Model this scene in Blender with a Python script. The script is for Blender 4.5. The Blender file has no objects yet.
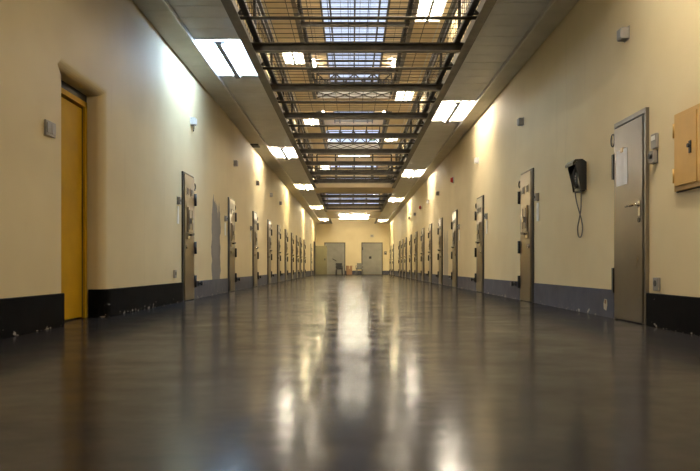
import bpy, bmesh, math, random
from mathutils import Vector, Matrix
random.seed(7)
PI = math.pi
scn = bpy.context.scene
COL = scn.collection
ORD = ['nearest', 'second', 'third', 'fourth', 'fifth', 'sixth', 'seventh', 'eighth', 'ninth', 'tenth', 'eleventh', 'twelfth',
       'thirteenth', 'fourteenth', 'fifteenth', 'sixteenth']

# ------------------------------------------------------------------ layout (metres; corridor runs along +Y, camera at y = 0)
XL, XR = -2.67, 2.75            # side walls
Y0, Y1 = -8.0, 52.0             # back and far wall
ZC = 3.76                       # soffit of the first gallery
ZF = 4.06                       # its walking surface
UP = 3.62                       # storey height
ZTOP = 11.0                    # roof
EL, ER = -1.58, 1.735            # gallery slab edges
PL, PR = -2.30, 2.46            # where the lay-in panels meet the service channel
VOIDS = [(-7.0, 28.5), (30.8, 40.7), (46.6, 51.6)]
CAM_Z = 0.54

# ------------------------------------------------------------------ materials
MATS = {}
def nodes(name):
    m = bpy.data.materials.new(name); m.use_nodes = True
    nt = m.node_tree; nt.nodes.clear()
    out = nt.nodes.new('ShaderNodeOutputMaterial')
    b = nt.nodes.new('ShaderNodeBsdfPrincipled')
    nt.links.new(b.outputs[0], out.inputs[0])
    MATS[name] = m
    return m, nt, b, out
def N(nt, typ, **kw):
    n = nt.nodes.new(typ)
    for k, v in kw.items():
        if k == 'op': n.operation = v
        elif k.startswith('i'): n.inputs[int(k[1:])].default_value = v
        else: setattr(n, k, v)
    return n
def math_(nt, op, a, b=None, clamp=False):
    n = nt.nodes.new('ShaderNodeMath'); n.operation = op; n.use_clamp = clamp
    for i, v in enumerate((a, b)):
        if v is None: continue
        if isinstance(v, (int, float)): n.inputs[i].default_value = v
        else: nt.links.new(v, n.inputs[i])
    return n.outputs[0]
def ramp(nt, fac, stops):
    r = nt.nodes.new('ShaderNodeValToRGB')
    el = r.color_ramp.elements
    while len(el) < len(stops): el.new(0.5)
    for e, (p, c) in zip(el, stops):
        e.position = p; e.color = (*c, 1)
    nt.links.new(fac, r.inputs[0])
    return r.outputs[0]
def mixc(nt, fac, a, b):
    n = nt.nodes.new('ShaderNodeMix'); n.data_type = 'RGBA'
    for i, v in ((0, fac), (6, a), (7, b)):
        if isinstance(v, (int, float)): n.inputs[i].default_value = v
        elif isinstance(v, tuple): n.inputs[i].default_value = (*v, 1)
        else: nt.links.new(v, n.inputs[i])
    return n.outputs[2]
def coords(nt, scale=(1, 1, 1), out='Object'):
    t = nt.nodes.new('ShaderNodeTexCoord'); mp = nt.nodes.new('ShaderNodeMapping')
    mp.inputs['Scale'].default_value = scale
    nt.links.new(t.outputs[out], mp.inputs[0])
    return mp.outputs[0]
def noise(nt, vec, scale, detail=4, rough=0.55):
    n = nt.nodes.new('ShaderNodeTexNoise'); n.inputs['Scale'].default_value = scale
    n.inputs['Detail'].default_value = detail; n.inputs['Roughness'].default_value = rough
    nt.links.new(vec, n.inputs['Vector'])
    return n.outputs['Fac']
def bump(nt, b, h, strength, dist=0.01):
    n = nt.nodes.new('ShaderNodeBump'); n.inputs['Strength'].default_value = strength; n.inputs['Distance'].default_value = dist
    nt.links.new(h, n.inputs['Height']); nt.links.new(n.outputs[0], b.inputs['Normal'])
def simple(name, col, rough=0.5, metal=0.0, vary=0.12, scale=6, bump_s=0.0, stretch=(1, 1, 1), spec=None):
    m, nt, b, o = nodes(name)
    v = coords(nt, stretch); f = noise(nt, v, scale)
    lo = tuple(max(0, c*(1-vary)) for c in col); hi = tuple(min(1, c*(1+vary)) for c in col)
    nt.links.new(ramp(nt, f, [(0.3, lo), (0.7, hi)]), b.inputs['Base Color'])
    b.inputs['Roughness'].default_value = rough; b.inputs['Metallic'].default_value = metal
    if spec is not None: b.inputs['Specular IOR Level'].default_value = spec
    if bump_s: bump(nt, b, f, bump_s)
    return m
def emit(name, col, strength):
    m = bpy.data.materials.new(name); m.use_nodes = True
    nt = m.node_tree; nt.nodes.clear()
    out = nt.nodes.new('ShaderNodeOutputMaterial'); e = nt.nodes.new('ShaderNodeEmission')
    e.inputs[0].default_value = (*col, 1); e.inputs[1].default_value = strength
    nt.links.new(e.outputs[0], out.inputs[0]); MATS[name] = m
    return m

WALLC = (0.70, 0.56, 0.335)
def wall_material():
    m, nt, b, o = nodes('cream_wall_paint')
    v = coords(nt)
    big = noise(nt, v, 0.9, 3); fine = noise(nt, v, 14, 5)
    streak = noise(nt, coords(nt, (3, 3, 0.25)), 2.2, 4)
    c = ramp(nt, big, [(0.3, (0.675, 0.56, 0.335)), (0.7, (0.745, 0.63, 0.395))])
    c = mixc(nt, math_(nt, 'MULTIPLY', math_(nt, 'GREATER_THAN', streak, 0.66), 0.10), c, (0.50, 0.40, 0.24))
    sep = nt.nodes.new('ShaderNodeSeparateXYZ'); nt.links.new(v, sep.inputs[0])
    X, Y, Z = sep.outputs
    # hand-painted grey touch-up patches with ragged edges
    def patch(cy, hw, ztop, side):
        n1 = noise(nt, coords(nt, (1, 1.3, 1.6)), 3.1, 5)
        n2 = noise(nt, coords(nt, (1, 7, 0.8)), 1.4, 3)
        dy = math_(nt, 'ABSOLUTE', math_(nt, 'SUBTRACT', Y, cy))
        edge = math_(nt, 'ADD', dy, math_(nt, 'MULTIPLY', math_(nt, 'SUBTRACT', n1, 0.5), 0.34))
        inside = math_(nt, 'LESS_THAN', edge, hw)
        top = math_(nt, 'LESS_THAN', math_(nt, 'ADD', Z, math_(nt, 'MULTIPLY', math_(nt, 'SUBTRACT', n2, 0.5), 1.5)), ztop)
        s = math_(nt, 'LESS_THAN' if side < 0 else 'GREATER_THAN', X, 0.0)
        return math_(nt, 'MULTIPLY', math_(nt, 'MULTIPLY', inside, top), s)
    c = mixc(nt, patch(13.72, 0.44, 1.75, -1), c, (0.20, 0.19, 0.19))
    c = mixc(nt, math_(nt, 'MULTIPLY', patch(20.6, 0.5, 1.45, 1), 0.75), c, (0.36, 0.33, 0.29))
    nt.links.new(c, b.inputs['Base Color'])
    b.inputs['Roughness'].default_value = 0.62
    b.inputs['Specular IOR Level'].default_value = 0.3
    bump(nt, b, fine, 0.12, 0.004)
    return m
wall_material()

def floor_material():
    m, nt, b, o = nodes('polished_dark_floor')
    v = coords(nt)
    big = noise(nt, v, 0.55, 5, 0.6); mid = noise(nt, v, 2.6, 5, 0.65); scuff = noise(nt, coords(nt, (1.6, 2.2, 1)), 1.3, 6, 0.7)
    c = ramp(nt, big, [(0.3, (0.016, 0.0145, 0.015)), (0.7, (0.034, 0.031, 0.031))])
    sep = nt.nodes.new('ShaderNodeSeparateXYZ'); nt.links.new(v, sep.inputs[0])
    # sheet joints across the corridor
    yy = math_(nt, 'ADD', sep.outputs[1], math_(nt, 'MULTIPLY', sep.outputs[0], 0.03))
    fr = math_(nt, 'ABSOLUTE', math_(nt, 'SUBTRACT', math_(nt, 'FRACT', math_(nt, 'DIVIDE', math_(nt, 'ADD', math_(nt, 'ADD', yy, 0.955), math_(nt, 'MULTIPLY', mid, 0.03)), 1.55)), 0.5))
    joint = math_(nt, 'LESS_THAN', fr, 0.003)
    c = mixc(nt, math_(nt, 'MULTIPLY', joint, 0.16), c, (0.17, 0.15, 0.13))
    nt.links.new(c, b.inputs['Base Color'])
    r = math_(nt, 'ADD', math_(nt, 'MULTIPLY', mid, 0.12), math_(nt, 'MULTIPLY', scuff, 0.14))
    nt.links.new(math_(nt, 'ADD', r, 0.035), b.inputs['Roughness'])
    h = math_(nt, 'ADD', math_(nt, 'MULTIPLY', noise(nt, v, 3.0, 3), 1.0), math_(nt, 'MULTIPLY', noise(nt, v, 11, 3), 0.25))
    bump(nt, b, h, 0.05, 0.02)
    # matt, worn film over part of the lacquer
    df = nt.nodes.new('ShaderNodeBsdfDiffuse'); nt.links.new(c, df.inputs[0])
    mx = nt.nodes.new('ShaderNodeMixShader')
    wear = math_(nt, 'ADD', math_(nt, 'MULTIPLY', noise(nt, v, 1.1, 6, 0.65), 0.5), math_(nt, 'MULTIPLY', scuff, 0.35))
    nt.links.new(math_(nt, 'ADD', wear, 0.03, True), mx.inputs[0])
    nt.links.new(b.outputs[0], mx.inputs[1]); nt.links.new(df.outputs[0], mx.inputs[2]); nt.links.new(mx.outputs[0], o.inputs[0])
    return m
floor_material()

def skirting_material(name, lo, hi, rough):
    m, nt, b, o = nodes(name)
    v = coords(nt)
    c = ramp(nt, noise(nt, v, 5, 5), [(0.3, lo), (0.7, hi)])
    sep = nt.nodes.new('ShaderNodeSeparateXYZ'); nt.links.new(v, sep.inputs[0])
    # chipped plaster along the foot
    n = noise(nt, coords(nt, (1, 1, 1.6)), 13, 5, 0.6)
    low = math_(nt, 'SUBTRACT', 1.0, math_(nt, 'DIVIDE', sep.outputs[2], 0.09), True)
    chip = math_(nt, 'GREATER_THAN', math_(nt, 'ADD', math_(nt, 'MULTIPLY', low, 0.16), n), 0.735)
    c = mixc(nt, chip, c, (0.42, 0.37, 0.32))
    nt.links.new(c, b.inputs['Base Color']); b.inputs['Roughness'].default_value = rough; b.inputs['Specular IOR Level'].default_value = 0.04 if name[0] == 'b' else 0.2
    bump(nt, b, n, 0.2, 0.01)
    return m
skirting_material('black_skirting', (0.0035, 0.0035, 0.0035), (0.007, 0.0065, 0.006), 0.8)
skirting_material('grey_skirting', (0.060, 0.063, 0.085), (0.090, 0.093, 0.120), 0.6)

def steel_material(name, col, r0, r1):
    m, nt, b, o = nodes(name)
    g = noise(nt, coords(nt, (40, 40, 1.2)), 3, 4); big = noise(nt, coords(nt), 2.2, 4)
    lo = tuple(c*0.78 for c in col)
    nt.links.new(ramp(nt, big, [(0.3, lo), (0.72, col)]), b.inputs['Base Color'])
    b.inputs['Metallic'].default_value = 1.0
    rr = math_(nt, 'ADD', math_(nt, 'MULTIPLY', g, r1-r0), math_(nt, 'MULTIPLY', big, 0.15))
    nt.links.new(math_(nt, 'ADD', rr, r0), b.inputs['Roughness'])
    bump(nt, b, g, 0.02, 0.002)
    return m
steel_material('door_steel', (0.36, 0.315, 0.25), 0.20, 0.28)
steel_material('stainless_steel', (0.33, 0.31, 0.285), 0.20, 0.27)
simple('dark_frame_paint', (0.035, 0.032, 0.028), 0.45)
simple('black_iron', (0.018, 0.017, 0.016), 0.4, 0.2)
simple('chrome', (0.75, 0.74, 0.72), 0.18, 1.0, 0.04)
simple('gallery_steel', (0.10, 0.088, 0.068), 0.42, 0.25, 0.3, 5)
simple('railing_paint', (0.045, 0.039, 0.030), 0.42, 0.2, 0.25, 5)
simple('beam_flange_paint', (0.27, 0.235, 0.18), 0.45, 0.1, 0.25, 5)
simple('net_wire', (0.045, 0.038, 0.028), 0.5, 0.3)
simple('soffit_panel', (0.60, 0.60, 0.60), 0.34, 0.0, 0.08, 3)
simple('channel_panel', (0.56, 0.53, 0.45), 0.45, 0.0, 0.08, 3)
simple('upper_soffit', (0.70, 0.58, 0.39), 0.6, 0.0, 0.07, 2)
simple('lip_metal', (0.62, 0.60, 0.56), 0.35, 0.4, 0.05)
simple('white_enamel', (0.86, 0.86, 0.84), 0.4, 0.0, 0.02)
simple('batten_grey', (0.22, 0.22, 0.23), 0.5, 0.0, 0.04)
simple('yellow_door_paint', (0.50, 0.285, 0.008), 0.5, 0.0, 0.10, 3, spec=0.2)
simple('cabinet_yellow', (0.56, 0.33, 0.075), 0.45, 0.0, 0.08, 4)
simple('beige_plastic', (0.52, 0.46, 0.36), 0.5, 0.0, 0.06)
simple('grey_plastic', (0.30, 0.28, 0.26), 0.45, 0.0, 0.08)
simple('dark_plastic', (0.03, 0.03, 0.03), 0.35, 0.0, 0.1)
simple('paper_white', (0.86, 0.86, 0.88), 0.7, 0.0, 0.03, 12)
simple('card_white', (0.85, 0.84, 0.80), 0.7, 0.0, 0.06, 20)
simple('red_lens', (0.62, 0.05, 0.03), 0.3, 0.0, 0.05)
simple('phone_black', (0.012, 0.012, 0.013), 0.33, 0.0, 0.1)
simple('phone_grey', (0.12, 0.12, 0.135), 0.3, 0.0, 0.1)
simple('cord_grey', (0.10, 0.09, 0.08), 0.5)
simple('gate_grey', (0.235, 0.225, 0.195), 0.5, 0.0, 0.10, 3)
simple('olive_paint', (0.15, 0.135, 0.07), 0.5, 0.0, 0.08, 3)
simple('cardboard', (0.27, 0.155, 0.085), 0.8, 0.0, 0.08, 6)
simple('packing_tape', (0.50, 0.36, 0.20), 0.3, 0.0, 0.05)
simple('chair_black', (0.008, 0.008, 0.008), 0.5)
simple('chair_grey', (0.15, 0.145, 0.13), 0.5)
simple('sign_green', (0.02, 0.32, 0.10), 0.4)
simple('slab_concrete', (0.5, 0.47, 0.42), 0.8)
simple('window_frame_paint', (0.10, 0.095, 0.085), 0.45)
emit('tube_cool', (0.52, 0.73, 1.0), 300.0)
emit('tube_neutral', (1.0, 0.88, 0.70), 255.0)
emit('tube_warm', (1.0, 0.84, 0.50), 330.0)
emit('tube_fill', (1.0, 0.83, 0.58), 50.0)  # dim tubes of the two unseen lamps added at the near end
emit('tube_upper', (1.0, 0.88, 0.68), 260.0)
emit('tube_cross', (1.0, 0.90, 0.68), 130.0)
def glass_material():
    m = bpy.data.materials.new('window_glass'); m.use_nodes = True
    nt = m.node_tree; nt.nodes.clear()
    o = nt.nodes.new('ShaderNodeOutputMaterial'); t = nt.nodes.new('ShaderNodeBsdfTransparent'); g = nt.nodes.new('ShaderNodeBsdfGlossy')
    t.inputs[0].default_value = (0.88, 0.90, 0.93, 1); g.inputs['Roughness'].default_value = 0.05
    mx = nt.nodes.new('ShaderNodeMixShader'); mx.inputs[0].default_value = 0.06
    nt.links.new(t.outputs[0], mx.inputs[1]); nt.links.new(g.outputs[0], mx.inputs[2]); nt.links.new(mx.outputs[0], o.inputs[0])
    MATS['window_glass'] = m
glass_material()

# ------------------------------------------------------------------ mesh helpers
class MB:
    def __init__(s): s.bm = bmesh.new()
    def box(s, x0, x1, y0, y1, z0, z1, bev=0.0):
        if x0 > x1: x0, x1 = x1, x0
        if y0 > y1: y0, y1 = y1, y0
        vs = [s.bm.verts.new(p) for p in ((x0,y0,z0),(x1,y0,z0),(x1,y1,z0),(x0,y1,z0),(x0,y0,z1),(x1,y0,z1),(x1,y1,z1),(x0,y1,z1))]
        fs = [s.bm.faces.new([vs[i] for i in f]) for f in ((3,2,1,0),(4,5,6,7),(0,1,5,4),(1,2,6,5),(2,3,7,6),(3,0,4,7))]
        if bev:
            es = list({e for f in fs for e in f.edges})
            bmesh.ops.bevel(s.bm, geom=es, offset=bev, segments=2, affect='EDGES', profile=0.5)
        return s
    def obox(s, p0, p1, w, h, up=(0, 0, 1)):
        """a bar of section w x h from p0 to p1"""
        p0, p1 = Vector(p0), Vector(p1); d = (p1-p0).normalized(); u = Vector(up)
        if abs(d.dot(u)) > 0.98: u = Vector((1, 0, 0))
        sx = d.cross(u).normalized(); sz = sx.cross(d).normalized()
        vs = []
        for p in (p0, p1):
            for a, b_ in ((-1,-1),(1,-1),(1,1),(-1,1)):
                vs.append(s.bm.verts.new(p + sx*a*w/2 + sz*b_*h/2))
        for f in ((3,2,1,0),(4,5,6,7),(0,1,5,4),(1,2,6,5),(2,3,7,6),(3,0,4,7)):
            s.bm.faces.new([vs[i] for i in f])
        return s
    def cyl(s, p0, p1, r, n=10, r2=None):
        p0, p1 = Vector(p0), Vector(p1); d = (p1-p0).normalized()
        u = Vector((0,0,1)) if abs(d.z) < 0.9 else Vector((1,0,0))
        a = d.cross(u).normalized(); b_ = d.cross(a)
        r2 = r if r2 is None else r2
        r_ = [[s.bm.verts.new(p + (a*math.cos(2*PI*k/n) + b_*math.sin(2*PI*k/n))*rr) for k in range(n)] for p, rr in ((p0, r), (p1, r2))]
        for k in range(n):
            f = s.bm.faces.new((r_[0][k], r_[0][(k+1)%n], r_[1][(k+1)%n], r_[1][k])); f.smooth = True
        s.bm.faces.new(r_[0][::-1]); s.bm.faces.new(r_[1])
        return s
    def tube(s, pts, r, n=6, closed=False):
        pts = [Vector(p) for p in pts]; L = len(pts); rings = []
        for i, p in enumerate(pts):
            q0 = pts[(i-1) % L] if closed or i > 0 else p
            q1 = pts[(i+1) % L] if closed or i < L-1 else p
            d = (q1-q0).normalized()
            u = Vector((1,0,0)) if abs(d.x) < 0.9 else Vector((0,0,1))
            a = d.cross(u).normalized(); b_ = d.cross(a)
            rings.append([s.bm.verts.new(p + (a*math.cos(2*PI*k/n) + b_*math.sin(2*PI*k/n))*r) for k in range(n)])
        for i in range(L if closed else L-1):
            A, B = rings[i], rings[(i+1) % L]
            for k in range(n):
                f = s.bm.faces.new((A[k], A[(k+1)%n], B[(k+1)%n], B[k])); f.smooth = True
        if not closed:
            s.bm.faces.new(rings[0][::-1]); s.bm.faces.new(rings[-1])
        return s
    def prism(s, poly, axis, a0, a1):
        """extrude a 2-D outline along an axis: 'x' -> (y,z) outline, 'y' -> (x,z), 'z' -> (x,y)"""
        def P(u, v, w): return {'x': (w,u,v), 'y': (u,w,v), 'z': (u,v,w)}[axis]
        A = [s.bm.verts.new(P(u,v,a0)) for u, v in poly]; B = [s.bm.verts.new(P(u,v,a1)) for u, v in poly]
        n = len(poly)
        for k in range(n): s.bm.faces.new((A[k], A[(k+1)%n], B[(k+1)%n], B[k]))
        s.bm.faces.new(A[::-1]); s.bm.faces.new(B)
        return s
    def build(s, name, mat, parent=None, loc=None):
        bmesh.ops.recalc_face_normals(s.bm, faces=s.bm.faces)
        me = bpy.data.meshes.new(name); s.bm.to_mesh(me); s.bm.free()
        me.materials.append(MATS[mat])
        o = bpy.data.objects.new(name, me); COL.objects.link(o)
        if parent is not None: o.parent = parent
        if loc is not None: o.location = loc
        return o
def tag(o, label=None, cat=None, group=None, kind='thing'):
    if label: o['label'] = label
    if cat: o['category'] = cat
    if group: o['group'] = group
    if kind: o['kind'] = kind
    return o
def empty(name, loc, rz=0.0):
    o = bpy.data.objects.new(name, None); COL.objects.link(o); o.location = loc; o.rotation_euler = (0, 0, rz)
    o.empty_display_size = 0.1
    return o
def struct(o, label=None, cat=None): return tag(o, label, cat, None, 'structure')
CH = {}
def copy_tree(o, parent=None):
    c = o.copy(); COL.objects.link(c); c.parent = parent
    for ch in o.children: copy_tree(ch, c)
    return c

# ------------------------------------------------------------------ the shell
HY0, HY1, HZ = 6.42, 7.53, 2.38         # deep recess of the yellow door in the left wall
RD = 0.20
def left_wall():
    bm = bmesh.new()
    ys = [Y0, HY0, HY1, Y1]; zs = [0, HZ, ZTOP]
    V = {(i, j): bm.verts.new((XL, y, z)) for i, y in enumerate(ys) for j, z in enumerate(zs)}
    for i in range(3):
        for j in range(2):
            if (i, j) == (1, 0): continue
            bm.faces.new((V[i,j], V[i+1,j], V[i+1,j+1], V[i,j+1]))
    B = {k: bm.verts.new((XL-RD-0.12, V[k].co.y, V[k].co.z)) for k in ((1,0),(2,0),(1,1),(2,1))}
    bm.faces.new((V[1,0], V[1,1], B[1,1], B[1,0])); bm.faces.new((V[2,0], B[2,0], B[2,1], V[2,1])); bm.faces.new((V[1,1], V[2,1], B[2,1], B[1,1]))
    bm.faces.new((B[1,0], B[1,1], B[2,1], B[2,0]))
    bmesh.ops.recalc_face_normals(bm, faces=bm.faces)
    E = [bm.edges.get((V[2,0], V[2,1])), bm.edges.get((V[1,1], V[2,1]))]
    bmesh.ops.bevel(bm, geom=E, offset=0.085, segments=6, affect='EDGES', profile=0.5)
    s = MB(); s.bm.free(); s.bm = bm
    o = s.build('wall_left', 'cream_wall_paint')
    if sum(p.normal.x*p.area for p in o.data.polygons) < 0: o.data.flip_normals()
    return struct(o, 'cream painted left wall of the cell corridor', 'wall')
left_wall()
struct(MB().box(XR, XR+0.3, Y0, Y1, 0, ZTOP).build('wall_right', 'cream_wall_paint'), 'cream painted right wall of the cell corridor', 'wall')
struct(MB().box(XL-0.4, XR+0.3, Y0, Y1+0.3, -0.2, 0).build('floor', 'polished_dark_floor'), 'dark polished reflecting corridor floor', 'floor')
struct(MB().box(XL-0.4, XR+0.3, Y0-0.3, Y0, 0, ZTOP).build('wall_back', 'cream_wall_paint'), 'cream wall closing the near end', 'wall')
# far wall with two tall glazed openings in the upper storeys
WX0, WX1 = -1.95, 2.0
WZ = [(4.35, 7.30), (7.95, 10.75)]
f = MB()
f.box(XL-0.4, WX0, Y1, Y1+0.3, 0, ZTOP); f.box(WX1, XR+0.3, Y1, Y1+0.3, 0, ZTOP)
f.box(WX0, WX1, Y1, Y1+0.3, 0, WZ[0][0]); f.box(WX0, WX1, Y1, Y1+0.3, WZ[0][1], WZ[1][0]); f.box(WX0, WX1, Y1, Y1+0.3, WZ[1][1], ZTOP)
struct(f.build('wall_far', 'cream_wall_paint'), 'cream far end wall with the two grey doors', 'wall')
for i, (z0, z1) in enumerate(WZ):
    g = MB().box(WX0, WX1, Y1+0.14, Y1+0.15, z0, z1).build('window_%d' % (i+1), 'window_glass')
    struct(g, ['tall barred end window above the first gallery floor', 'barred end window in the top storey'][i], 'window')
    b = MB()
    for k in range(5):
        x = WX0 + (WX1-WX0)*k/4
        b.box(x-0.03, x+0.03, Y1+0.06, Y1+0.14, z0, z1)
    for k in range(4):
        z = z0 + (z1-z0)*k/3
        b.box(WX0, WX1, Y1+0.08, Y1+0.13, z-0.025, z+0.025)
    b.build('window_frame', 'window_frame_paint', g)

# roof with long glazed skylight
SX0, SX1 = -1.30, 1.50
r = MB()
r.box(XL-0.4, SX0, Y0-0.3, Y1+0.3, ZTOP, ZTOP+0.3); r.box(SX1, XR+0.3, Y0-0.3, Y1+0.3, ZTOP, ZTOP+0.3)
r.box(SX0, SX1, Y0-0.3, Y0+1.0, ZTOP, ZTOP+0.3); r.box(SX0, SX1, Y1-1.0, Y1+0.3, ZTOP, ZTOP+0.3)
struct(r.build('ceiling', 'upper_soffit'), 'roof slab around the long skylight', 'ceiling')
g = MB().box(SX0, SX1, Y0+1, Y1-1, ZTOP+0.16, ZTOP+0.17).build('window_3', 'window_glass')
struct(g, 'long glazed skylight over the central opening', 'window')
b = MB()
for x in (SX0+0.04, -0.90, 0.10, 1.10, SX1-0.04): b.box(x-0.035, x+0.035, Y0+1, Y1-1, ZTOP+0.02, ZTOP+0.16)
y = Y0+1.0
while y < Y1-1:
    b.box(SX0, SX1, y-0.025, y+0.025, ZTOP+0.09, ZTOP+0.14); y += 1.05
b.build('glazing_bars', 'window_frame_paint', g)

# lamps along the soffits: y ranges of the recessed trays
LAMP_L = [0.6, 10.0, 19.0, 27.5, 37.2, 46.9]  # first entry is an unseen lamp added to brighten the near walls
LAMP_R = [-5.2, 4.2, 13.7, 23.4, 32.9, 47.9]  # first entry is an unseen lamp added behind the camera for fill light
LAMP_L2 = [3.4, 12.6, 21.8, 31.9, 47.5]
LAMP_R2 = [8.3, 17.7, 27.0, 36.3]
LL = 1.9

def soffit(side, lamps, lvl):
    """gallery underside: service channel next to the wall, lay-in metal panels, open trays where the lamps sit"""
    dz = UP*lvl
    wall = XL if side < 0 else XR; p = PL if side < 0 else PR; e = EL if side < 0 else ER
    nm = 'ceiling_left' if side < 0 else 'ceiling_right'
    where = ('left' if side < 0 else 'right') + (' gallery' if lvl == 0 else ' upper gallery')
    root = MB().box(wall, e, Y0, Y1, ZF-0.10+dz, ZF+dz).build(nm, 'slab_concrete')
    struct(root, 'underside slab of the ' + where, 'ceiling')
    sm = 'soffit_panel' if lvl == 0 else 'upper_soffit'
    cm = 'channel_panel' if lvl == 0 else 'upper_soffit'
    # service channel, in lengths with fine joints
    c = MB(); y = Y0
    while y < Y1-0.01:
        y2 = min(y+2.4, Y1)
        c.box(wall - side*0.012, p, y+0.004, y2-0.004, ZC+dz, ZC+0.19+dz); y = y2
    c.build('service_channel', cm, root)
    lip = MB().box(p - side*0.001, p - side*0.028, Y0, Y1, ZC-0.006+dz, ZC+0.10+dz)
    lip.build('channel_lip', 'lip_metal', root)
    pm = MB(); segs = []; y = Y0
    for l in lamps:
        segs.append((y, l)); y = l+LL
    segs.append((y, Y1))
    x0, x1 = p - side*0.03, e + side*0.005
    for a, b_ in segs:
        n = max(1, round((b_-a)/1.24)); w = (b_-a)/n
        for k in range(n):
            ya, yb = a+k*w, a+(k+1)*w
            for q in range(3):                                    # three pressed pans per panel
                pa, pb = ya+(yb-ya)*q/3, ya+(yb-ya)*(q+1)/3
                g_ = 0.014 if q == 0 else 0.006
                pm.box(x0, x1, pa+g_, pb-0.004, ZC+0.045+dz, ZC+0.075+dz)
    pm.build('soffit_panels', sm, root)
    # edge beam: a steel channel along the opening
    for k, (a, b_) in enumerate(VOIDS):
        eb = MB(); x = e
        xi = e - side*0.13
        eb.box(x, x - side*0.012, a, b_, ZC-0.02+dz, ZF+0.03+dz)
        eb.box(x - side*0.011, xi, a, b_, ZC-0.02+dz, ZC-0.005+dz)
        eb.build('edge_beam', 'gallery_steel', root)
for lvl, (a, b_) in enumerate(((LAMP_L, LAMP_R), (LAMP_L2, LAMP_R2))):
    soffit(-1, a, lvl); soffit(1, b_, lvl)
# slabs that bridge the opening
for lvl in (0, 1):
    for (a, b_), nm in (((28.5, 30.8), 'first'), ((40.7, 46.6), 'second')):
        bm_ = MB().box(EL+0.0, ER, a, b_, ZC+0.02+UP*lvl, ZF+UP*lvl)
        bm_ = struct(bm_.build('ceiling_bridge', 'upper_soffit'), '%s cross slab linking the %s galleries' % (nm, ('lower', 'upper')[lvl]), 'ceiling')
        if lvl == 1:
            MB().box(EL+0.15, ER-0.15, a-0.012, a-0.002, ZC+0.03+UP, ZF-0.01+UP).build('bright_gap_panel', 'white_enamel', bm_)  # white panel stands in for the brightness seen through the bracing
            for q in range(4):
                x0 = EL+0.16+(ER-EL-0.32)*q/4; x1 = EL+0.16+(ER-EL-0.32)*(q+1)/4
                MB().obox((x0, a-0.03, ZC+0.04+UP), (x1, a-0.03, ZF-0.02+UP), 0.03, 0.03, (0, 1, 0)).obox((x0, a-0.026, ZF-0.02+UP), (x1, a-0.026, ZC+0.04+UP), 0.03, 0.03, (0, 1, 0)).build('edge_brace', 'railing_paint', bm_)

# ------------------------------------------------------------------ skirtings
def skirt(name, mat, wall, side, spans, th, h, label):
    m = MB()
    for a, b_ in spans: m.box(wall, wall - side*th, a, b_, 0, h, 0.006 if th > 0.02 else 0)
    struct(m.build(name, mat), label, 'baseboard')
skirt('baseboard_left', 'black_skirting', XL, -1, [(Y0, HY0-0.005), (HY1+0.09, 10.9)], 0.035, 0.30, 'black skirting along the near left wall')
skirt('baseboard_left_far', 'grey_skirting', XL, -1, [(10.9, Y1)], 0.010, 0.30, 'grey painted skirting along the far left wall')
skirt('baseboard_right', 'black_skirting', XR, 1, [(Y0, 6.5)], 0.030, 0.30, 'black skirting along the near right wall')
skirt('baseboard_right_far', 'grey_skirting', XR, 1, [(6.5, Y1)], 0.010, 0.30, 'grey painted skirting along the far right wall')
m = MB(); m.box(XL-RD+0.04, XL-0.085, HY1-0.035, HY1, 0, 0.30, 0.004)
pts = [(XL-0.085, HY1)] + [(XL-0.085+0.085*math.sin(t), HY1+0.085-0.085*math.cos(t)) for t in [k*PI/12 for k in range(7)]]
outer = [(XL-0.085+0.12*math.sin(t), HY1+0.085-0.12*math.cos(t)) for t in [k*PI/12 for k in range(7)]]
m.prism([(XL-0.085, HY1)] + pts[1:] + outer[::-1] + [(XL-0.085, HY1-0.035)], 'z', 0, 0.30)
struct(m.build('baseboard_recess', 'black_skirting'), 'black skirting turning into the yellow door recess', 'baseboard')
m = MB()
for a, b_ in ((XL, -2.06), (-0.56, 0.72), (2.21, XR)): m.box(a, b_, Y1-0.012, Y1, 0, 0.27)
struct(m.build('baseboard_far', 'grey_skirting'), 'grey painted skirting on the far wall', 'baseboard')

# ------------------------------------------------------------------ yellow door in the recess
d = MB().box(XL-RD-0.045, XL-RD, HY0+0.07, HY1-0.10, 0.012, 2.22, 0.004).build('door_1', 'yellow_door_paint')
struct(d, 'yellow painted door set deep in the left wall recess', 'door')
fr = MB(); x0, x1 = XL-RD-0.06, XL-RD+0.03
fr.box(x0, x1, HY0, HY0+0.06, 0, 2.295); fr.box(x0, x1, HY1-0.085, HY1-0.03, 0, 2.295); fr.box(x0, x1, HY0, HY1-0.03, 2.24, 2.295)
fr.build('door_frame', 'yellow_door_paint', d)
fr = MB().box(x0, XL-RD+0.012, HY0, HY1-0.001, 2.295, HZ-0.001).build('transom', 'dark_frame_paint', d)
MB().box(XL-RD-0.002, XL-RD+0.004, HY1-0.103, HY1-0.086, 0.01, 2.235).build('shadow_gap', 'black_iron', d)
h = MB().cyl((XL-RD, HY0+0.14, 1.05), (XL-RD+0.05, HY0+0.14, 1.05), 0.012).cyl((XL-RD+0.05, HY0+0.14, 1.05), (XL-RD+0.05, HY0+0.27, 1.05), 0.011)
h.build('handle', 'chrome', d)

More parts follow.
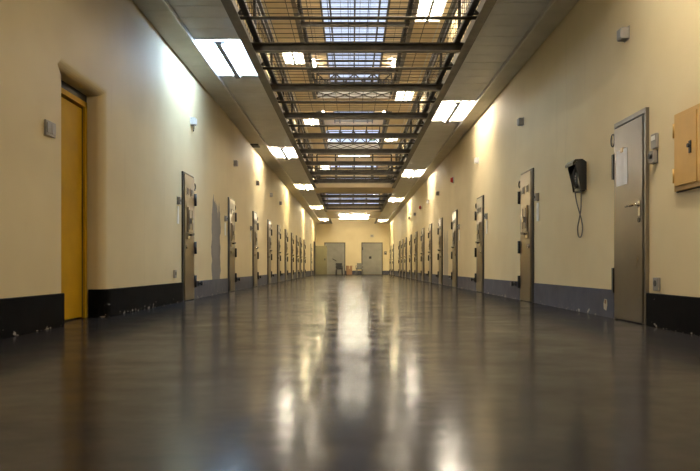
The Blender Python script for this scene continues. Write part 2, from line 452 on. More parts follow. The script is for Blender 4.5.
# ------------------------------------------------------------------ cell doors
DW, DH = 0.74, 2.04
def ring_pts(c, r, n=14, ax='x'):
    return [(c[0], c[1]+r*math.cos(2*PI*k/n), c[2]+r*math.sin(2*PI*k/n)) for k in range(n)]
def make_cell_door(side):
    """local frame: +x out of the wall after rotation; s maps 'towards the far end' to local y. Hinges sit on the far edge."""
    s = 1 if side < 0 else -1
    t = empty('cell_door', (0, 0, 0))
    def Y(a): return s*a                      # a = 0 near edge ... DW far edge
    f = MB()
    f.box(0.001, 0.026, Y(0), Y(0.055), 0, DH); f.box(0.001, 0.026, Y(DW-0.03), Y(DW), 0, DH); f.box(0.001, 0.026, Y(0.055), Y(DW-0.03), DH-0.04, DH)
    f.build('frame', 'dark_frame_paint', t)
    MB().box(0.011, 0.038, Y(0.075), Y(DW-0.012), 0.012, DH-0.03, 0.004).build('leaf', 'door_steel', t)
    MB().box(0.038, 0.042, Y(0.09), Y(DW-0.03), 0.015, 0.24, 0.001).build('kick_plate', 'door_steel', t)
    for a in (0.20, 0.45):
        v = MB().box(0.037, 0.048, Y(a), Y(a+0.13), 1.70, 1.80, 0.003).build('spyhole_window', 'dark_plastic', t)
        MB().box(0.037, 0.043, Y(a-0.018), Y(a+0.148), 1.682, 1.818, 0.002).build('window_rim', 'door_steel', v)
    hp = MB().box(0.037, 0.056, Y(0.24), Y(0.54), 1.10, 1.50, 0.004).build('food_hatch', 'door_steel', t)
    for a0, a1 in ((0.27, 0.34), (0.46, 0.51)): MB().box(0.055, 0.060, Y(a0), Y(a1), 1.14, 1.46).build('hatch_slot', 'dark_frame_paint', hp)
    MB().box(0.055, 0.085, Y(0.36), Y(0.43), 1.24, 1.33, 0.004).build('hatch_latch', 'chrome', hp)
    lk = MB().box(0.037, 0.068, Y(0.16), Y(0.27), 0.98, 1.08, 0.004).build('lock_case', 'chrome', t)
    MB().cyl((0.066, Y(0.21), 1.05), (0.11, Y(0.21), 1.05), 0.014).obox((0.105, Y(0.19), 1.05), (0.105, Y(0.40), 1.07), 0.02, 0.035).build('handle', 'black_iron', lk)
    MB().cyl((0.038, Y(0.16), 0.86), (0.058, Y(0.16), 0.86), 0.03, 12).build('keyhole_plate', 'chrome', t)
    for z in (0.30, 0.86, 1.66):
        hg = MB().box(0.001, 0.05, Y(DW+0.001), Y(DW+0.055), z-0.10, z+0.10, 0.004)
        hg.cyl((0.052, Y(DW+0.02), z-0.10), (0.052, Y(DW+0.02), z+0.10), 0.02, 8)
        hg.build('hinge', 'black_iron', t)
    MB().tube([(0.03, Y(DW+0.055)+s*0.055*math.cos(2*PI*k/14), 1.88+0.055*math.sin(2*PI*k/14)) for k in range(14)], 0.010, 6, True).build('hook_ring', 'black_iron', t)
    return t
YR = [10.58, 14.58, 18.25, 21.25, 24.07, 26.67, 29.5, 32.2, 35.2, 37.6, 40.0, 46.2, 49.2]
YLd = [10.94, 14.99, 18.7, 21.97, 24.8, 27.6, 30.4, 33.1, 35.5, 38.3, 44.7]
def place_doors(side, ys):
    proto = make_cell_door(side)
    for i, y in enumerate(ys):
        o = proto if i == 0 else copy_tree(proto)
        o.location = (XL if side < 0 else XR, y, 0); o.rotation_euler = (0, 0, 0 if side < 0 else PI)
        if side < 0:
            lab = 'steel cell door just past the yellow door recess, nearest on left wall' if i == 0 else '%s steel cell door along the left wall, counted from the yellow door recess' % ORD[i]
            if i == 1: lab = 'second steel cell door on left wall, just past the grey paint patch'
        else:
            lab = '%s brownish steel cell door along the right wall, counted after the wall telephone' % ('first' if i == 0 else ORD[i])
        tag(o, lab, 'door', 'steel cell doors with food hatches')
place_doors(-1, YLd); place_doors(1, YR)

# the smooth stainless door nearest the camera on the right wall
t = empty('cell_door', (XR, 6.48, 0), PI)
tag(t, 'stainless steel door with taped paper sheet and lever handle beside yellow cabinet', 'door')
def Y(a): return -a
W = 0.78
f = MB(); f.box(0.001, 0.034, 0, Y(0.036), 0, 2.02); f.box(0.001, 0.034, Y(W-0.03), Y(W), 0, 2.02); f.box(0.001, 0.034, Y(0.036), Y(W-0.03), 1.975, 2.02)
f.build('frame', 'stainless_steel', t)
MB().box(0.001, 0.012, Y(0.036), Y(W-0.03), 0.01, 1.975).build('rebate', 'black_iron', t)
MB().box(0.011, 0.036, Y(0.07), Y(W-0.012), 0.012, 1.965, 0.004).build('leaf', 'stainless_steel', t)
pp = MB(); n = 7
for k in range(n):
    a0, a1 = 0.42+0.27*k/n, 0.42+0.27*(k+1)/n
    b0, b1 = 0.040+0.005*math.sin(k*1.1), 0.040+0.005*math.sin((k+1)*1.1)
    pp.prism([(b0, Y(a0)), (b1, Y(a1)), (b1+0.0015, Y(a1)), (b0+0.0015, Y(a0))], 'z', 1.36, 1.72)
bmesh.ops.remove_doubles(pp.bm, verts=pp.bm.verts, dist=1e-5)
pp = pp.build('paper_sheet', 'paper_white', t); pp['label'] = 'white paper sheet taped to the door'
MB().box(0.036, 0.048, Y(0.52), Y(0.58), 1.69, 1.735).build('tape', 'packing_tape', pp)
lv = MB().box(0.035, 0.044, Y(0.11), Y(0.16), 1.02, 1.17, 0.003).build('handle_plate', 'chrome', t)
MB().cyl((0.043, Y(0.135), 1.13), (0.09, Y(0.135), 1.13), 0.012).cyl((0.088, Y(0.125), 1.13), (0.088, Y(0.33), 1.125), 0.013).build('lever', 'chrome', lv)
MB().cyl((0.036, Y(0.135), 0.985), (0.048, Y(0.135), 0.985), 0.024, 14).build('lock_cylinder', 'black_iron', t)
for z in (0.40, 1.58):
    hg = MB().box(0.001, 0.045, Y(W+0.001), Y(W+0.05), z-0.13, z+0.13, 0.004); hg.build('hinge', 'black_iron', t)
MB().tube([(0.03, Y(W+0.05)-0.05*math.cos(2*PI*k/14), 1.86+0.065*math.sin(2*PI*k/14)) for k in range(14)], 0.007, 6, True).build('hook_ring', 'black_iron', t)

# ------------------------------------------------------------------ small wall fittings
def on_wall(side, y, z): return (XL if side < 0 else XR, y, z)
def rz(side): return 0 if side < 0 else PI
def call_unit(side, y, z, label):
    t = empty('call_button', on_wall(side, y, z), rz(side))
    MB().box(0.0005, 0.004, -0.055, 0.055, -0.005, 0.115).build('mounting_plate', 'dark_frame_paint', t)
    MB().box(0.004, 0.05, -0.05, 0.05, 0, 0.11, 0.006).build('housing', 'grey_plastic', t)
    MB().cyl((0.049, 0, 0.055), (0.062, 0, 0.055), 0.02, 12).build('button', 'dark_plastic', t)
    MB().box(0.001, 0.012, -0.05, 0.05, -0.30, -0.03, 0.002).build('name_card', 'card_white', t)
    tag(t, label, 'call button', 'call buttons beside the cell doors')
call_unit(-1, 10.70, 1.50, 'call button with white card beside the nearest left cell door')
call_unit(-1, 14.66, 1.50, 'call button with white card before the second left cell door')
call_unit(-1, 18.35, 1.50, 'call button with white card before the third left cell door')
call_unit(1, 10.36, 1.52, 'call button with white card beside the first right hatch door')
call_unit(1, 14.28, 1.52, 'call button with white card before the second right hatch door')
call_unit(1, 17.95, 1.52, 'call button with white card before the third right hatch door')

def stop(side, y, label):
    t = empty('door_stop', on_wall(side, y, 0.26), rz(side))
    MB().box(0.011, 0.025, -0.05, 0.05, -0.04, 0.04, 0.003).build('mounting_plate', 'black_iron', t)
    MB().cyl((0.024, 0, 0), (0.06, 0, 0), 0.018, 10).cyl((0.055, 0, 0), (0.09, 0, 0), 0.04, 12).build('buffer', 'dark_plastic', t)
    tag(t, label, 'door stop', 'black door stops on the skirting')
for i, y in enumerate(YLd[:5]): stop(-1, y+DW+0.42, 'black door stop on the skirting past the %s left cell door' % ORD[i])
for i, y in enumerate(YR[:5]): stop(1, y+DW+0.42, 'black door stop on the skirting past the %s right hatch door' % ('first' if i == 0 else ORD[i]))

def junction(side, y, z, label, mat='beige_plastic', sc=1.0):
    t = empty('junction_box', on_wall(side, y, z), rz(side))
    MB().box(0.0005, 0.004, -0.075*sc, 0.075*sc, -0.07*sc, 0.07*sc).build('mounting_plate', mat, t)
    MB().box(0.004, 0.08*sc, -0.065*sc, 0.065*sc, -0.06*sc, 0.06*sc, 0.008).build('housing', mat, t)
    MB().box(0.079*sc, 0.088*sc, -0.055*sc, 0.055*sc, -0.05*sc, 0.05*sc, 0.003).build('cover', mat, t)
    tag(t, label, 'junction box', 'small boxes high on the corridor walls')
    return t
jb = junction(-1, 11.6, 2.95, 'white sensor box with a hanging hook above nearest left cell door', 'card_white')
MB().cyl((0.05, -0.02, -0.06), (0.05, -0.02, -0.13), 0.008).cyl((0.05, -0.02, -0.13), (0.05, -0.06, -0.17), 0.008).build('hook', 'black_iron', jb)
for i, px in enumerate((234, 256.5, 270, 279.5)):
    junction(-1, 2.67*700/(352.3-px), 2.88, '%s grey box in the row high on the left wall' % ORD[i+1], 'grey_plastic')
junction(1, 7.01, 2.87, 'grey box high on right wall above the stainless door', 'grey_plastic', 0.95)
junction(1, 11.28, 2.88, 'grey box high on right wall above the first hatch door', 'grey_plastic', 0.95)
junction(1, 15.25, 2.86, 'pale box high on right wall in the lamp glow', 'card_white')
for i, (px, z) in enumerate(((439, 2.87), (429, 2.88), (415.7, 2.83), (410, 2.88))):
    junction(1, 2.75*700/(px-352.3), z, 'dark box high on the right wall, %s of the far row' % ('first', 'second', 'third', 'fourth')[i], 'grey_plastic')
def alarm(px, py, label):
    y = 2.75*700/(px-352.3)
    t = empty('alarm_lamp', on_wall(1, y, CAM_Z + (267-py)*y/700), PI)
    MB().cyl((0.001, 0, 0), (0.03, 0, 0), 0.085, 16).build('mounting_plate', 'card_white', t)
    MB().cyl((0.03, 0, 0), (0.09, 0, 0), 0.08, 16, 0.05).build('lens', 'red_lens', t)
    tag(t, label, 'alarm lamp', 'red alarm lamps on the right wall')
alarm(453.7, 180, 'nearer red alarm lamp high on the right wall')
alarm(421.4, 207.5, 'farther red alarm lamp high on the right wall')

# grey switch and sockets
t = empty('wall_switch', (XL, 6.16, 1.755))
MB().box(0.001, 0.02, -0.10, 0.10, -0.065, 0.065, 0.004).build('plate', 'grey_plastic', t)
for a in (-0.048, 0.048): MB().box(0.019, 0.028, a-0.038, a+0.038, -0.045, 0.045, 0.004).build('rocker', 'grey_plastic', t)
tag(t, 'grey double wall switch left of the yellow door recess', 'switch')
def outlet(side, y, z, label):
    t = empty('wall_socket', on_wall(side, y, z), rz(side))
    MB().box(0.001, 0.03, -0.05, 0.05, -0.06, 0.06, 0.006).build('plate', 'grey_plastic', t)
    MB().cyl((0.03, 0, 0.008), (0.034, 0, 0.008), 0.028, 14).build('socket_hole', 'dark_plastic', t)
    tag(t, label, 'socket')
outlet(1, 6.29, 0.385, 'grey socket low on wall between stainless door and black skirting')
outlet(-1, 10.48, 0.435, 'small dark socket low on wall left of the nearest cell door')
# plate and key switch by the stainless door
t = empty('intercom_plate', (XR, 6.33, 1.675), PI)
MB().box(0.001, 0.03, -0.055, 0.055, -0.065, 0.07, 0.005).build('mounting_plate', 'grey_plastic', t)
MB().box(0.029, 0.033, -0.04, 0.04, 0.01, 0.05).build('name_strip', 'card_white', t)
tag(t, 'grey plate on the wall just right of the stainless door', 'intercom')
t = empty('key_switch', (XR, 6.345, 1.54), PI)
MB().box(0.0005, 0.004, -0.054, 0.054, -0.064, 0.059).build('mounting_plate', 'dark_frame_paint', t)
MB().box(0.004, 0.045, -0.05, 0.05, -0.06, 0.055, 0.006).build('housing', 'grey_plastic', t)
MB().cyl((0.044, 0.01, 0.0), (0.07, 0.01, 0.0), 0.024, 12).build('knob', 'black_iron', t)
tag(t, 'grey key switch box mounted under the intercom plate by stainless door', 'key switch')

# broken patch in the right skirting
m = MB()
m.prism([(7.53, 0.19), (7.60, 0.195), (7.63, 0.14), (7.62, 0.085), (7.55, 0.07), (7.52, 0.13)], 'x', XR-0.0125, XR-0.0095)
o = m.build('plaster_chip', 'beige_plastic', bpy.data.objects['baseboard_right_far']); o['label'] = 'pale chipped plaster patch'
m = MB().prism([(7.545, 0.185), (7.59, 0.188), (7.60, 0.15), (7.555, 0.14)], 'x', XR-0.0135, XR-0.0120)
o = m.build('broken_hole', 'cardboard', bpy.data.objects['baseboard_right_far']); o['label'] = 'brown broken hole'

# yellow wall cabinet
t = empty('wall_cabinet', (XR, 5.20, 1.175), PI)
tag(t, 'yellow metal wall cabinet with a small black lock, right of stainless door', 'cabinet')
bd = MB().box(0.001, 0.028, 0, -0.72, 0, 0.65, 0.003).build('body', 'cabinet_yellow', t)
MB().box(0.0005, 0.006, 0.008, -0.728, -0.008, 0.658).build('mounting_plate', 'dark_frame_paint', t)
dr = MB().box(0.028, 0.042, -0.03, -0.300, 0.04, 0.61, 0.003).build('door', 'cabinet_yellow', t)
dl = MB().box(0.028, 0.042, -0.312, -0.690, 0.04, 0.61, 0.003).build('door', 'cabinet_yellow', t)
MB().box(0.041, 0.049, -0.39, -0.43, 0.28, 0.38, 0.003).cyl((0.045, -0.41, 0.34), (0.066, -0.41, 0.34), 0.017, 12).build('lock', 'black_iron', dl)
for z in (0.13, 0.51):
    MB().cyl((0.04, -0.698, z-0.06), (0.04, -0.698, z+0.06), 0.012, 8).build('hinge', 'cabinet_yellow', dl)
    MB().cyl((0.04, -0.022, z-0.06), (0.04, -0.022, z+0.06), 0.012, 8).build('hinge', 'cabinet_yellow', dr)

# ------------------------------------------------------------------ wall telephone
t = empty('wall_telephone', (XR, 8.36, 1.445), PI)       # local y = -(corridor y)
tag(t, 'black hooded wall telephone with dangling cord on the right wall', 'telephone')
MB().box(0.001, 0.065, -0.11, 0.11, -0.01, 0.31, 0.012).build('body', 'phone_black', t)
hd = MB()
prof = [(0.001, 0.33), (0.05, 0.365), (0.135, 0.36), (0.165, 0.325), (0.165, 0.295), (0.15, 0.295), (0.125, 0.335), (0.05, 0.34), (0.001, 0.305)]
hd.prism(prof, 'y', -0.15, 0.15)
for a in (-0.15, 0.138): hd.prism([(0.001, 0.0), (0.07, 0.0), (0.085, 0.10), (0.13, 0.28), (0.13, 0.33), (0.05, 0.35), (0.001, 0.32)], 'y', a, a+0.012)
hd.build('hood', 'phone_black', t)
hs = MB(); pts = []
for k in range(9):
    a = -0.5+k/8; pts.append((0.092+0.03*math.cos(a*PI), 0.03, 0.155+a*0.22))
hs.tube(pts, 0.018, 8); hs.cyl((0.072, 0.03, 0.25), (0.108, 0.03, 0.262), 0.032, 12, 0.026); hs.cyl((0.072, 0.03, 0.06), (0.108, 0.03, 0.048), 0.032, 12, 0.026)
hs.build('handset', 'phone_black', t)
kp = MB().box(0.064, 0.072, -0.095, -0.015, 0.06, 0.25, 0.004).build('keypad', 'phone_grey', t)
kb = MB()
for i in range(3):
    for j in range(4): kb.box(0.071, 0.076, -0.087+i*0.024, -0.069+i*0.024, 0.085+j*0.03, 0.103+j*0.03)
kb.build('keys', 'card_white', kp)
loop = []
ctrl = [(0.05, 0.10, 0.0), (0.05, 0.10, -0.10), (0.04, 0.06, -0.22), (0.03, -0.03, -0.33), (0.03, -0.085, -0.43), (0.03, -0.06, -0.53), (0.03, 0.03, -0.545),
        (0.03, 0.09, -0.46), (0.03, 0.055, -0.35), (0.04, -0.02, -0.22), (0.05, -0.08, -0.10), (0.06, -0.09, 0.0)]
for i in range(len(ctrl)-1):
    p0, p1, p2, p3 = (Vector(ctrl[max(0, min(len(ctrl)-1, i+k))]) for k in (-1, 0, 1, 2))
    for q in range(6):
        u = q/6
        loop.append(0.5*((2*p1) + (p2-p0)*u + (2*p0-5*p1+4*p2-p3)*u*u + (3*p1-p0-3*p2+p3)*u**3))
loop.append(Vector(ctrl[-1]))
MB().tube(loop, 0.0075, 6).build('cord', 'cord_grey', t)

# ------------------------------------------------------------------ fluorescent lights in the trays
def tray_light(side, lvl, tube):
    e = EL if side < 0 else ER; p = PL if side < 0 else PR
    x0, x1 = sorted((p - side*0.03, e + side*0.005)); hw = (x1-x0)/2
    t = empty('ceiling_light', (0, 0, 0))
    tr = MB(); T = 0.012; zt = 0.19
    tr.box(-hw, hw, 0, LL, zt-T, zt); tr.box(-hw, -hw+T, 0, LL, 0.03, zt-T); tr.box(hw-T, hw, 0, LL, 0.03, zt-T)
    tr.box(-hw+T, hw-T, 0, T, 0.03, zt-T); tr.box(-hw+T, hw-T, LL-T, LL, 0.03, zt-T)
    tr.build('tray', 'white_enamel', t)
    bt = MB().box(-0.042, 0.042, 0.06, LL-0.06, -0.035, 0.015, 0.004); bt.box(-0.012, 0.012, 0.5, 0.56, 0.01, zt-T); bt.box(-0.012, 0.012, LL-0.56, LL-0.5, 0.01, zt-T)
    bt.build('batten', 'batten_grey', t)
    for sx in (-1, 1):
        MB().cyl((sx*0.066, 0.14, 0.022), (sx*0.066, LL-0.14, 0.022), 0.014, 8).build('tube', tube, t)
    for yy in (0.10, LL-0.13): MB().box(-0.085, 0.085, yy, yy+0.03, 0.0, 0.045, 0.003).build('end_cap', 'white_enamel', t)
    return t, (x0+x1)/2
def lights(side, ys, lvl, tubes):
    protos = {}
    for i, y in enumerate(ys):
        k = tubes[min(i, len(tubes)-1)]
        if k not in protos: protos[k] = tray_light(side, lvl, k); t = protos[k][0]
        else: t = copy_tree(protos[k][0])
        t.location = (protos[k][1], y, ZC+dzl(lvl))
        w = 'left' if side < 0 else 'right'
        j = i - ((2 if side < 0 else 1) if lvl else (1 if side < 0 else 2))
        lab = '%s fluorescent light in the %s%s gallery ceiling' % (ORD[max(j, 0)], 'upper ' if lvl else '', w)
        if side < 0 and lvl == 0 and j == 0: lab = 'bluish white fluorescent light in the left gallery ceiling, nearest of its row'
        if j < 0 and lvl: lab = 'fluorescent light in the upper %s gallery ceiling overhead, %.0f metres ahead' % (w, y)
        elif j < 0: lab = ('fluorescent light in the %s gallery ceiling above the %s' % (w, 'near end of the floor, added unseen' if side < 0 else 'wall cabinet')) if j == -1 else 'fluorescent light in the right gallery ceiling, added unseen behind the viewpoint'
        tag(t, lab, 'ceiling light', 'fluorescent lights in the gallery ceilings')
def dzl(l): return UP*l
lights(-1, LAMP_L, 0, ['tube_fill', 'tube_cool', 'tube_neutral', 'tube_warm'])
lights(1, LAMP_R, 0, ['tube_fill', 'tube_neutral', 'tube_neutral', 'tube_neutral', 'tube_warm'])
lights(-1, LAMP_L2, 1, ['tube_upper']); lights(1, LAMP_R2, 1, ['tube_upper'])
# battens added under the roof to brighten the top storey, beside the skylight
rp = None
for side in (-1, 1):
    for i, y in enumerate((6.0, 15.5, 25.0, 35.0, 45.0)):
        if rp is None:
            t = rp = empty('ceiling_light', (0, 0, 0))
            MB().box(-0.06, 0.06, 0, 1.9, -0.06, -0.001, 0.004).build('housing', 'white_enamel', t)
            for sx in (-0.035, 0.035): MB().cyl((sx, 0.05, -0.078), (sx, 1.85, -0.078), 0.016, 8).build('tube', 'tube_upper', t)
        else: t = copy_tree(rp)
        t.location = (-1.95 if side < 0 else 2.1, y, ZTOP)
        tag(t, '%s added surface light under the roof, %s of the skylight' % (ORD[i], 'left' if side < 0 else 'right'), 'ceiling light', 'added surface lights under the roof')
def cross_light(y, z, tube, label):
    t = empty('ceiling_light', (0.1, y, z))
    MB().box(-0.95, 0.95, -0.06, 0.06, -0.06, -0.001, 0.004).build('housing', 'white_enamel', t)
    for sy in (-0.035, 0.035): MB().cyl((-0.92, sy, -0.078), (0.92, sy, -0.078), 0.016, 8).build('tube', tube, t)
    tag(t, label, 'ceiling light', 'crosswise fluorescent lights under the slabs')
cross_light(42.9, ZC+0.02, 'tube_cross', 'crosswise fluorescent light before the far wall, nearer of two')
cross_light(45.8, ZC+0.02, 'tube_cross', 'crosswise fluorescent light before the far wall, farther of two')
cross_light(42.9, ZC+0.02+UP, 'tube_cross', 'crosswise fluorescent light under the upper cross slab')
# dark vent in the left service channel
t = empty('ceiling_vent', (-2.56, 18.5, ZC))
MB().box(-0.10, 0.10, -0.22, 0.22, -0.03, -0.001, 0.003).build('frame', 'dark_frame_paint', t)
s_ = MB()
for k in range(8): s_.box(-0.085, 0.085, -0.19+k*0.05, -0.17+k*0.05, -0.036, -0.028)
s_.build('slats', 'black_iron', t)
tag(t, 'small dark vent in the left gallery ceiling channel', 'vent')

# ------------------------------------------------------------------ steel over the opening
BEAMS_A = [8.15, 10.55, 12.9, 15.3, 17.65, 20.0, 22.35, 24.7, 27.05]
BEAMS_U = [17.65, 20.0, 22.35, 24.7, 27.05]      # the upper storey's beams that can be seen
BEAMS_B = [32.6, 34.95, 37.3, 39.6]
VX0, VX1 = EL+0.013, ER-0.013
def make_beam():
    t = empty('cross_beam', (0, 0, 0))
    h = 0.13; a, b_ = VX0-EL*0, VX1
    MB().box(VX0+0.002, VX1-0.002, -0.05, 0.05, 0, 0.014).build('bottom_flange', 'beam_flange_paint', t)
    MB().box(VX0+0.002, VX1-0.002, -0.006, 0.006, 0.014, h-0.014).build('web', 'gallery_steel', t)
    MB().box(VX0+0.002, VX1-0.002, -0.05, 0.05, h-0.014, h).build('top_flange', 'gallery_steel', t)
    return t
proto = make_beam(); first = True
ZB = ZC+0.02
for lvl in (0, 1):
    for row, ys in (('first', BEAMS_U if lvl else BEAMS_A), ('second', BEAMS_B[::2] if lvl else BEAMS_B)):
        for i, y in enumerate(ys):
            o = proto if first else copy_tree(proto); first = False
            o.location = (0, y, ZB+UP*lvl)
            j = i-1 if row == 'first' else i
            tag(o, '%s steel beam across the %s opening of the %s gallery, counted from the near end' % (ORD[j], row, ('lower', 'upper')[lvl]) if j >= 0 else 'steel beam across the %s gallery opening, overhead before the first one in view' % ('lower', 'upper')[lvl], 'beam', 'steel beams crossing the opening')
first = True
for lvl in (0, 1):
    n = 0
    for ys in ((BEAMS_A, BEAMS_B) if lvl == 0 else (BEAMS_U,)):
        for a, b_ in zip(ys, ys[1:]):
            y = (a+b_)/2
            m = MB().cyl((VX0+0.002, 0, 0), (VX1-0.002, 0, 0), 0.024, 8)
            if first: rod = m.build('tie_rod', 'gallery_steel'); first = False
            else: m.bm.free(); rod = rod.copy(); COL.objects.link(rod)
            rod.location = (0, y, ZB+0.085+UP*lvl)
            tag(rod, '%s thin tie rod between the steel beams of the %s gallery opening' % (ORD[n], ('lower', 'upper')[lvl]), 'tie rod', 'thin tie rods across the opening')
            n += 1
# wire safety nets, one per bay
def net(y0, y1, z, label):
    m = MB(); r = 0.0046
    nx = 11
    for k in range(nx+1):
        x = VX0+0.185 + (VX1-VX0-0.37)*k/nx
        m.box(x-r, x+r, y0, y1, z-r, z+r)
    n = max(2, round((y1-y0)/0.2))
    for k in range(1, n):
        y = y0+(y1-y0)*k/n
        m.box(VX0+0.181, VX1-0.181, y-r, y+r, z+r*0.9, z+2.4*r)
    o = m.build('safety_net', 'net_wire'); tag(o, label, 'safety net', 'wire safety nets over the opening')
for lvl, bs in ((0, BEAMS_A[:4]), (1, BEAMS_U)):
    for n, (a, b_) in enumerate(zip(bs, bs[1:])):
        net(a+0.01, b_-0.01, ZB+0.137+UP*lvl, '%s wire net bay over the %s gallery opening, counted from the near end' % (ORD[n], ('lower', 'upper')[lvl]))
# railings
def railing(x, y0, y1, zf, side, label):
    t = empty('gallery_railing', (x, y0, zf))
    L = y1-y0; n = max(1, round(L/2.4)); w = L/n
    for k in range(n+1):
        y = min(max(k*w, 0.03), L-0.03)
        MB().box(-0.026, 0.026, y-0.026, y+0.026, 0, 1.06).build('post', 'railing_paint', t)
    MB().box(-0.035, 0.035, 0, L, 1.06, 1.11).build('top_rail', 'railing_paint', t)
    for z in (0.10, 0.92): MB().box(-0.02, 0.02, 0, L, z-0.02, z+0.02).build('rail', 'railing_paint', t)
    wi = MB(); yy = 0.10
    while yy < L:
        wi.box(-0.0035, 0.0035, yy-0.0035, yy+0.0035, 0.10, 0.92); yy += 0.20
    for z in (0.30, 0.51, 0.72): wi.box(-0.0035, 0.0035, 0, L, z-0.0035, z+0.0035)
    wi.build('wire_infill', 'net_wire', t)
    tag(t, label, 'railing', 'steel railings along the gallery edges')
def ledger(x, side, y0, y1, z, ys, label):
    """longitudinal bar laid over the cross beams, with short brackets back to the gallery edge"""
    t = empty('net_bearer', (x, y0, z))
    MB().box(-0.036, 0.036, 0, y1-y0, 0, 0.09).build('bar', 'railing_paint', t)
    for a, b_ in zip(ys, ys[1:]):
        yy = (a+b_)/2 - y0
        m = MB().box(side*0.036, side*0.137, yy-0.03, yy+0.03, 0.0, 0.016)
        m.obox((side*0.10, yy, 0.01), (side*0.03, yy, 0.085), 0.03, 0.02, (0, 1, 0)); m.build('bracket', 'railing_paint', t)
    tag(t, label, 'beam', 'long dark bars carrying the nets')
def cross_railing(y, zf, label, braced):
    t = empty('gallery_railing', (0, y, zf))
    x0, x1 = EL+0.14, ER-0.14
    n = 4
    for k in range(n+1):
        x = x0+(x1-x0)*k/n
        MB().box(x-0.028, x+0.028, -0.028, 0.028, 0, 1.06).build('post', 'railing_paint', t)
    MB().box(x0, x1, -0.03, 0.03, 1.06, 1.11).build('top_rail', 'railing_paint', t)
    for z in (0.06, 0.40, 0.74): MB().box(x0, x1, -0.024, 0.024, z-0.024, z+0.024).build('rail', 'railing_paint', t)
    if braced:
        br = MB()
        for k in range(n):
            a, b_ = x0+(x1-x0)*k/n, x0+(x1-x0)*(k+1)/n
            br.obox((a, 0, 0.06), (b_, 0, 0.74), 0.05, 0.03, (0, 1, 0)); br.obox((b_, 0.004, 0.06), (a, 0.004, 0.74), 0.05, 0.03, (0, 1, 0))
        br.build('bracing', 'railing_paint', t)
    tag(t, label, 'railing', 'steel railings along the gallery edges')
for lvl in (0, 1):
    L_ = ('lower', 'upper')[lvl]; zf = ZF+0.001+UP*lvl
    for k, (a, b_) in enumerate(VOIDS[:2]):
        q = ('first', 'second')[k]
        railing(EL-0.045, max(a, 2.0), b_, zf, -1, 'dark steel railing on the left edge of the %s opening, %s gallery' % (q, L_))
        railing(ER+0.045, max(a, 2.0), b_, zf, 1, 'dark steel railing on the right edge of the %s opening, %s gallery' % (q, L_))
    for k, (a, b_, ys) in enumerate(((8.0, 28.4, BEAMS_A), (31.0, 40.6, BEAMS_B))):
        q = ('first', 'second')[k]
        ledger(EL+0.155, -1, a, b_, ZB+0.132+UP*lvl, ys, 'long dark bar along the left edge of the %s opening, %s gallery' % (q, L_))
        ledger(ER-0.155, 1, a, b_, ZB+0.132+UP*lvl, ys, 'long dark bar along the right edge of the %s opening, %s gallery' % (q, L_))
    for y, q in ((28.54, 'near edge of the first'), (30.76, 'far edge of the first'), (40.74, 'near edge of the second')):
        cross_railing(y, ZF+0.001+UP*lvl, ('cross-braced' if lvl else 'open') + ' steel railing on the %s cross slab, %s gallery' % (q, L_), lvl == 1)
# green exit sign hanging in the top storey
t = empty('exit_sign', (1.17, 41.3, CAM_Z + 128*41.3/700))
MB().box(-0.17, 0.17, -0.03, 0.03, -0.10, 0.10, 0.004).build('housing', 'sign_green', t)
MB().box(-0.02, 0.09, -0.034, -0.029, -0.07, 0.07).build('door_symbol', 'card_white', t)
MB().cyl((-0.07, -0.031, 0.045), (-0.07, -0.034, 0.045), 0.02, 12).obox((-0.07, -0.032, 0.02), (-0.09, -0.032, -0.03), 0.025, 0.004, (0, 1, 0)).build('running_figure', 'card_white', t)
MB().cyl((0, 0, 0.10), (0, 0, ZTOP-t.location.z), 0.01, 6).build('hanger', 'gallery_steel', t)
tag(t, 'small green exit sign hanging high above the far opening', 'sign')

# ------------------------------------------------------------------ the far end
def far_door(n, x0, x1, label, bar):
    o = MB().box(x0, x1, Y1-0.06, Y1-0.002, 0.01, 2.30, 0.004).build('door_%d' % n, 'gate_grey')
    struct(o, label, 'door')
    MB().box(x0-0.06, x0, Y1-0.08, Y1-0.001, 0, 2.36).box(x1, x1+0.06, Y1-0.08, Y1-0.001, 0, 2.36).box(x0, x1, Y1-0.08, Y1-0.001, 2.30, 2.36).build('door_frame', 'dark_frame_paint', o)
    if bar: MB().obox((x0+0.55, Y1-0.10, 1.15), (x0+0.85, Y1-0.10, 0.98), 0.05, 0.05).cyl((x0+0.7, Y1-0.12, 1.06), (x0+0.7, Y1-0.06, 1.06), 0.03).build('handle', 'black_iron', o)
    else: MB().box(x0+0.5, x0+0.68, Y1-0.10, Y1-0.058, 1.15, 1.33, 0.004).build('lock_case', 'black_iron', o)
    for z in (0.4, 1.9): MB().box(x0+0.0, x0+0.05, Y1-0.095, Y1-0.06, z-0.1, z+0.1).build('hinge', 'black_iron', o)
far_door(2, -2.02, -0.58, 'wide grey steel door at the left of the far wall', True)
far_door(3, 0.74, 2.19, 'wide grey steel door at the right of the far wall', False)
t = empty('open_steel_door', (XL, 48.9, 0))
MB().box(0.10, 0.90, -0.025, 0.025, 0.015, 2.02, 0.004).build('leaf', 'olive_paint', t)
MB().box(0.16, 0.84, -0.034, -0.024, 0.25, 1.85, 0.003).build('panel', 'olive_paint', t)
MB().box(0.001, 0.10, -0.80, -0.74, 0, 2.3).box(0.001, 0.10, -0.02, 0.05, 0, 2.3).box(0.001, 0.10, -0.74, -0.02, 2.24, 2.3).build('frame', 'dark_frame_paint', t)
MB().box(0.72, 0.80, -0.06, -0.024, 1.0, 1.14, 0.003).build('lock_case', 'black_iron', t)
tag(t, 'olive steel door standing open into the corridor at the far left', 'door')

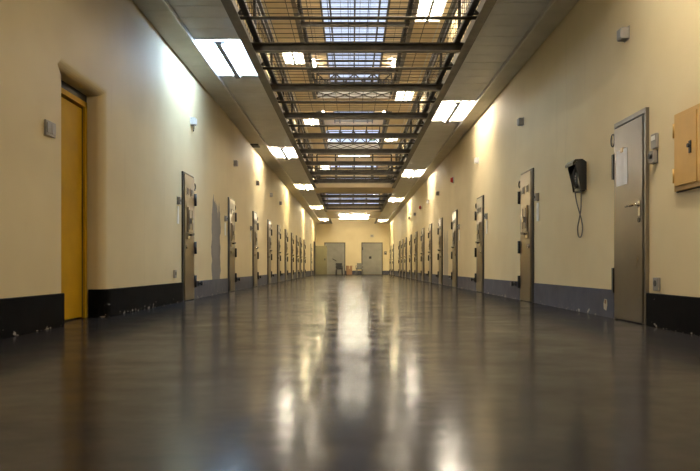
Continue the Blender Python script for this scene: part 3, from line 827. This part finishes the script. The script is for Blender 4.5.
def chair(name, x, y, rot, mat, seat, label):
    t = empty(name, (x, y, 0), rot)
    MB().box(-0.22, 0.22, -0.21, 0.21, 0.36, 0.48, 0.012).build('seat', seat, t)
    b = MB(); b.prism([(0.18, 0.47), (0.21, 0.82), (0.26, 0.82), (0.24, 0.47)], 'x', -0.23, 0.23); b.build('backrest', seat, t)
    for sx in (-1, 1):
        MB().cyl((sx*0.20, -0.18, 0.42), (sx*0.225, -0.22, 0), 0.024, 8).build('leg', mat, t)
        l = MB().cyl((sx*0.20, 0.19, 0.42), (sx*0.225, 0.25, 0), 0.024, 8); l.build('leg', mat, t)
        MB().cyl((sx*0.205, 0.19, 0.42), (sx*0.205, 0.235, 0.84), 0.014, 8).build('back_post', mat, t)
        MB().tube([(sx*0.22, -0.19, 0.42), (sx*0.23, -0.19, 0.63), (sx*0.23, -0.12, 0.66), (sx*0.22, 0.20, 0.66)], 0.022, 6).build('armrest', mat, t)
    tag(t, label, 'chair')
chair('office_chair', -0.94, 50.6, PI*0.0+0.15, 'black_iron', 'chair_black', 'black armchair standing in front of the left grey door')
chair('office_chair', 0.52, 50.9, -0.2, 'chair_grey', 'chair_grey', 'grey chair standing beside the right grey door')
t = empty('cardboard_box', (-0.23, 50.5, 0), 0.12)
MB().box(-0.20, 0.20, -0.18, 0.18, 0, 0.64, 0.004).build('carton', 'cardboard', t)
MB().box(-0.20, 0.20, -0.03, 0.03, 0.64, 0.643).box(-0.03, 0.03, -0.183, -0.18, 0.40, 0.64).build('tape_strip', 'packing_tape', t)
for a, b_ in ((-0.2, -0.30), (0.2, 0.29)): MB().obox((a, 0, 0.635), (b_, 0, 0.60), 0.34, 0.005, (0, 0, 1)).build('flap', 'cardboard', t)
tag(t, 'brown cardboard box on the floor between the two chairs', 'box')
t = empty('wall_mounted_box', (2.46, Y1, 1.58))
MB().box(-0.09, 0.09, -0.08, -0.001, -0.12, 0.12, 0.006).build('housing', 'dark_plastic', t)
MB().box(-0.06, 0.06, -0.086, -0.079, -0.02, 0.08).build('face_plate', 'grey_plastic', t)
tag(t, 'small dark box on the far wall right of the right grey door', 'box')
t = empty('alarm_box', (1.46, Y1, 2.85))
MB().box(-0.12, 0.12, -0.09, -0.001, -0.09, 0.09, 0.008).build('housing', 'beige_plastic', t)
MB().cyl((0, -0.10, 0), (0, -0.088, 0), 0.06, 14).build('grille', 'grey_plastic', t)
MB().box(-0.13, 0.13, -0.004, -0.0005, -0.10, 0.10).build('mounting_plate', 'beige_plastic', t)
tag(t, 'pale alarm box on the far wall above the right grey door', 'alarm')

# ------------------------------------------------------------------ world, camera, view
w = bpy.data.worlds.new('sky'); scn.world = w; w.use_nodes = True
bg = w.node_tree.nodes['Background']; bg.inputs[0].default_value = (0.72, 0.80, 1.0, 1); bg.inputs[1].default_value = 1.5
cam = bpy.data.cameras.new('camera'); co = bpy.data.objects.new('camera', cam); COL.objects.link(co)
co.location = (0, 0, CAM_Z); co.rotation_euler = (PI/2, 0, 0)
cam.sensor_width = 36; cam.lens = 36; cam.sensor_fit = 'HORIZONTAL'
cam.shift_x = -2.3/700; cam.shift_y = 31.5/700
cam.clip_start = 0.05; cam.clip_end = 300
scn.camera = co
vs = scn.view_settings
vs.view_transform = 'Standard'; vs.look = 'None'; vs.gamma = 1; vs.use_curve_mapping = False; vs.exposure = 0.14
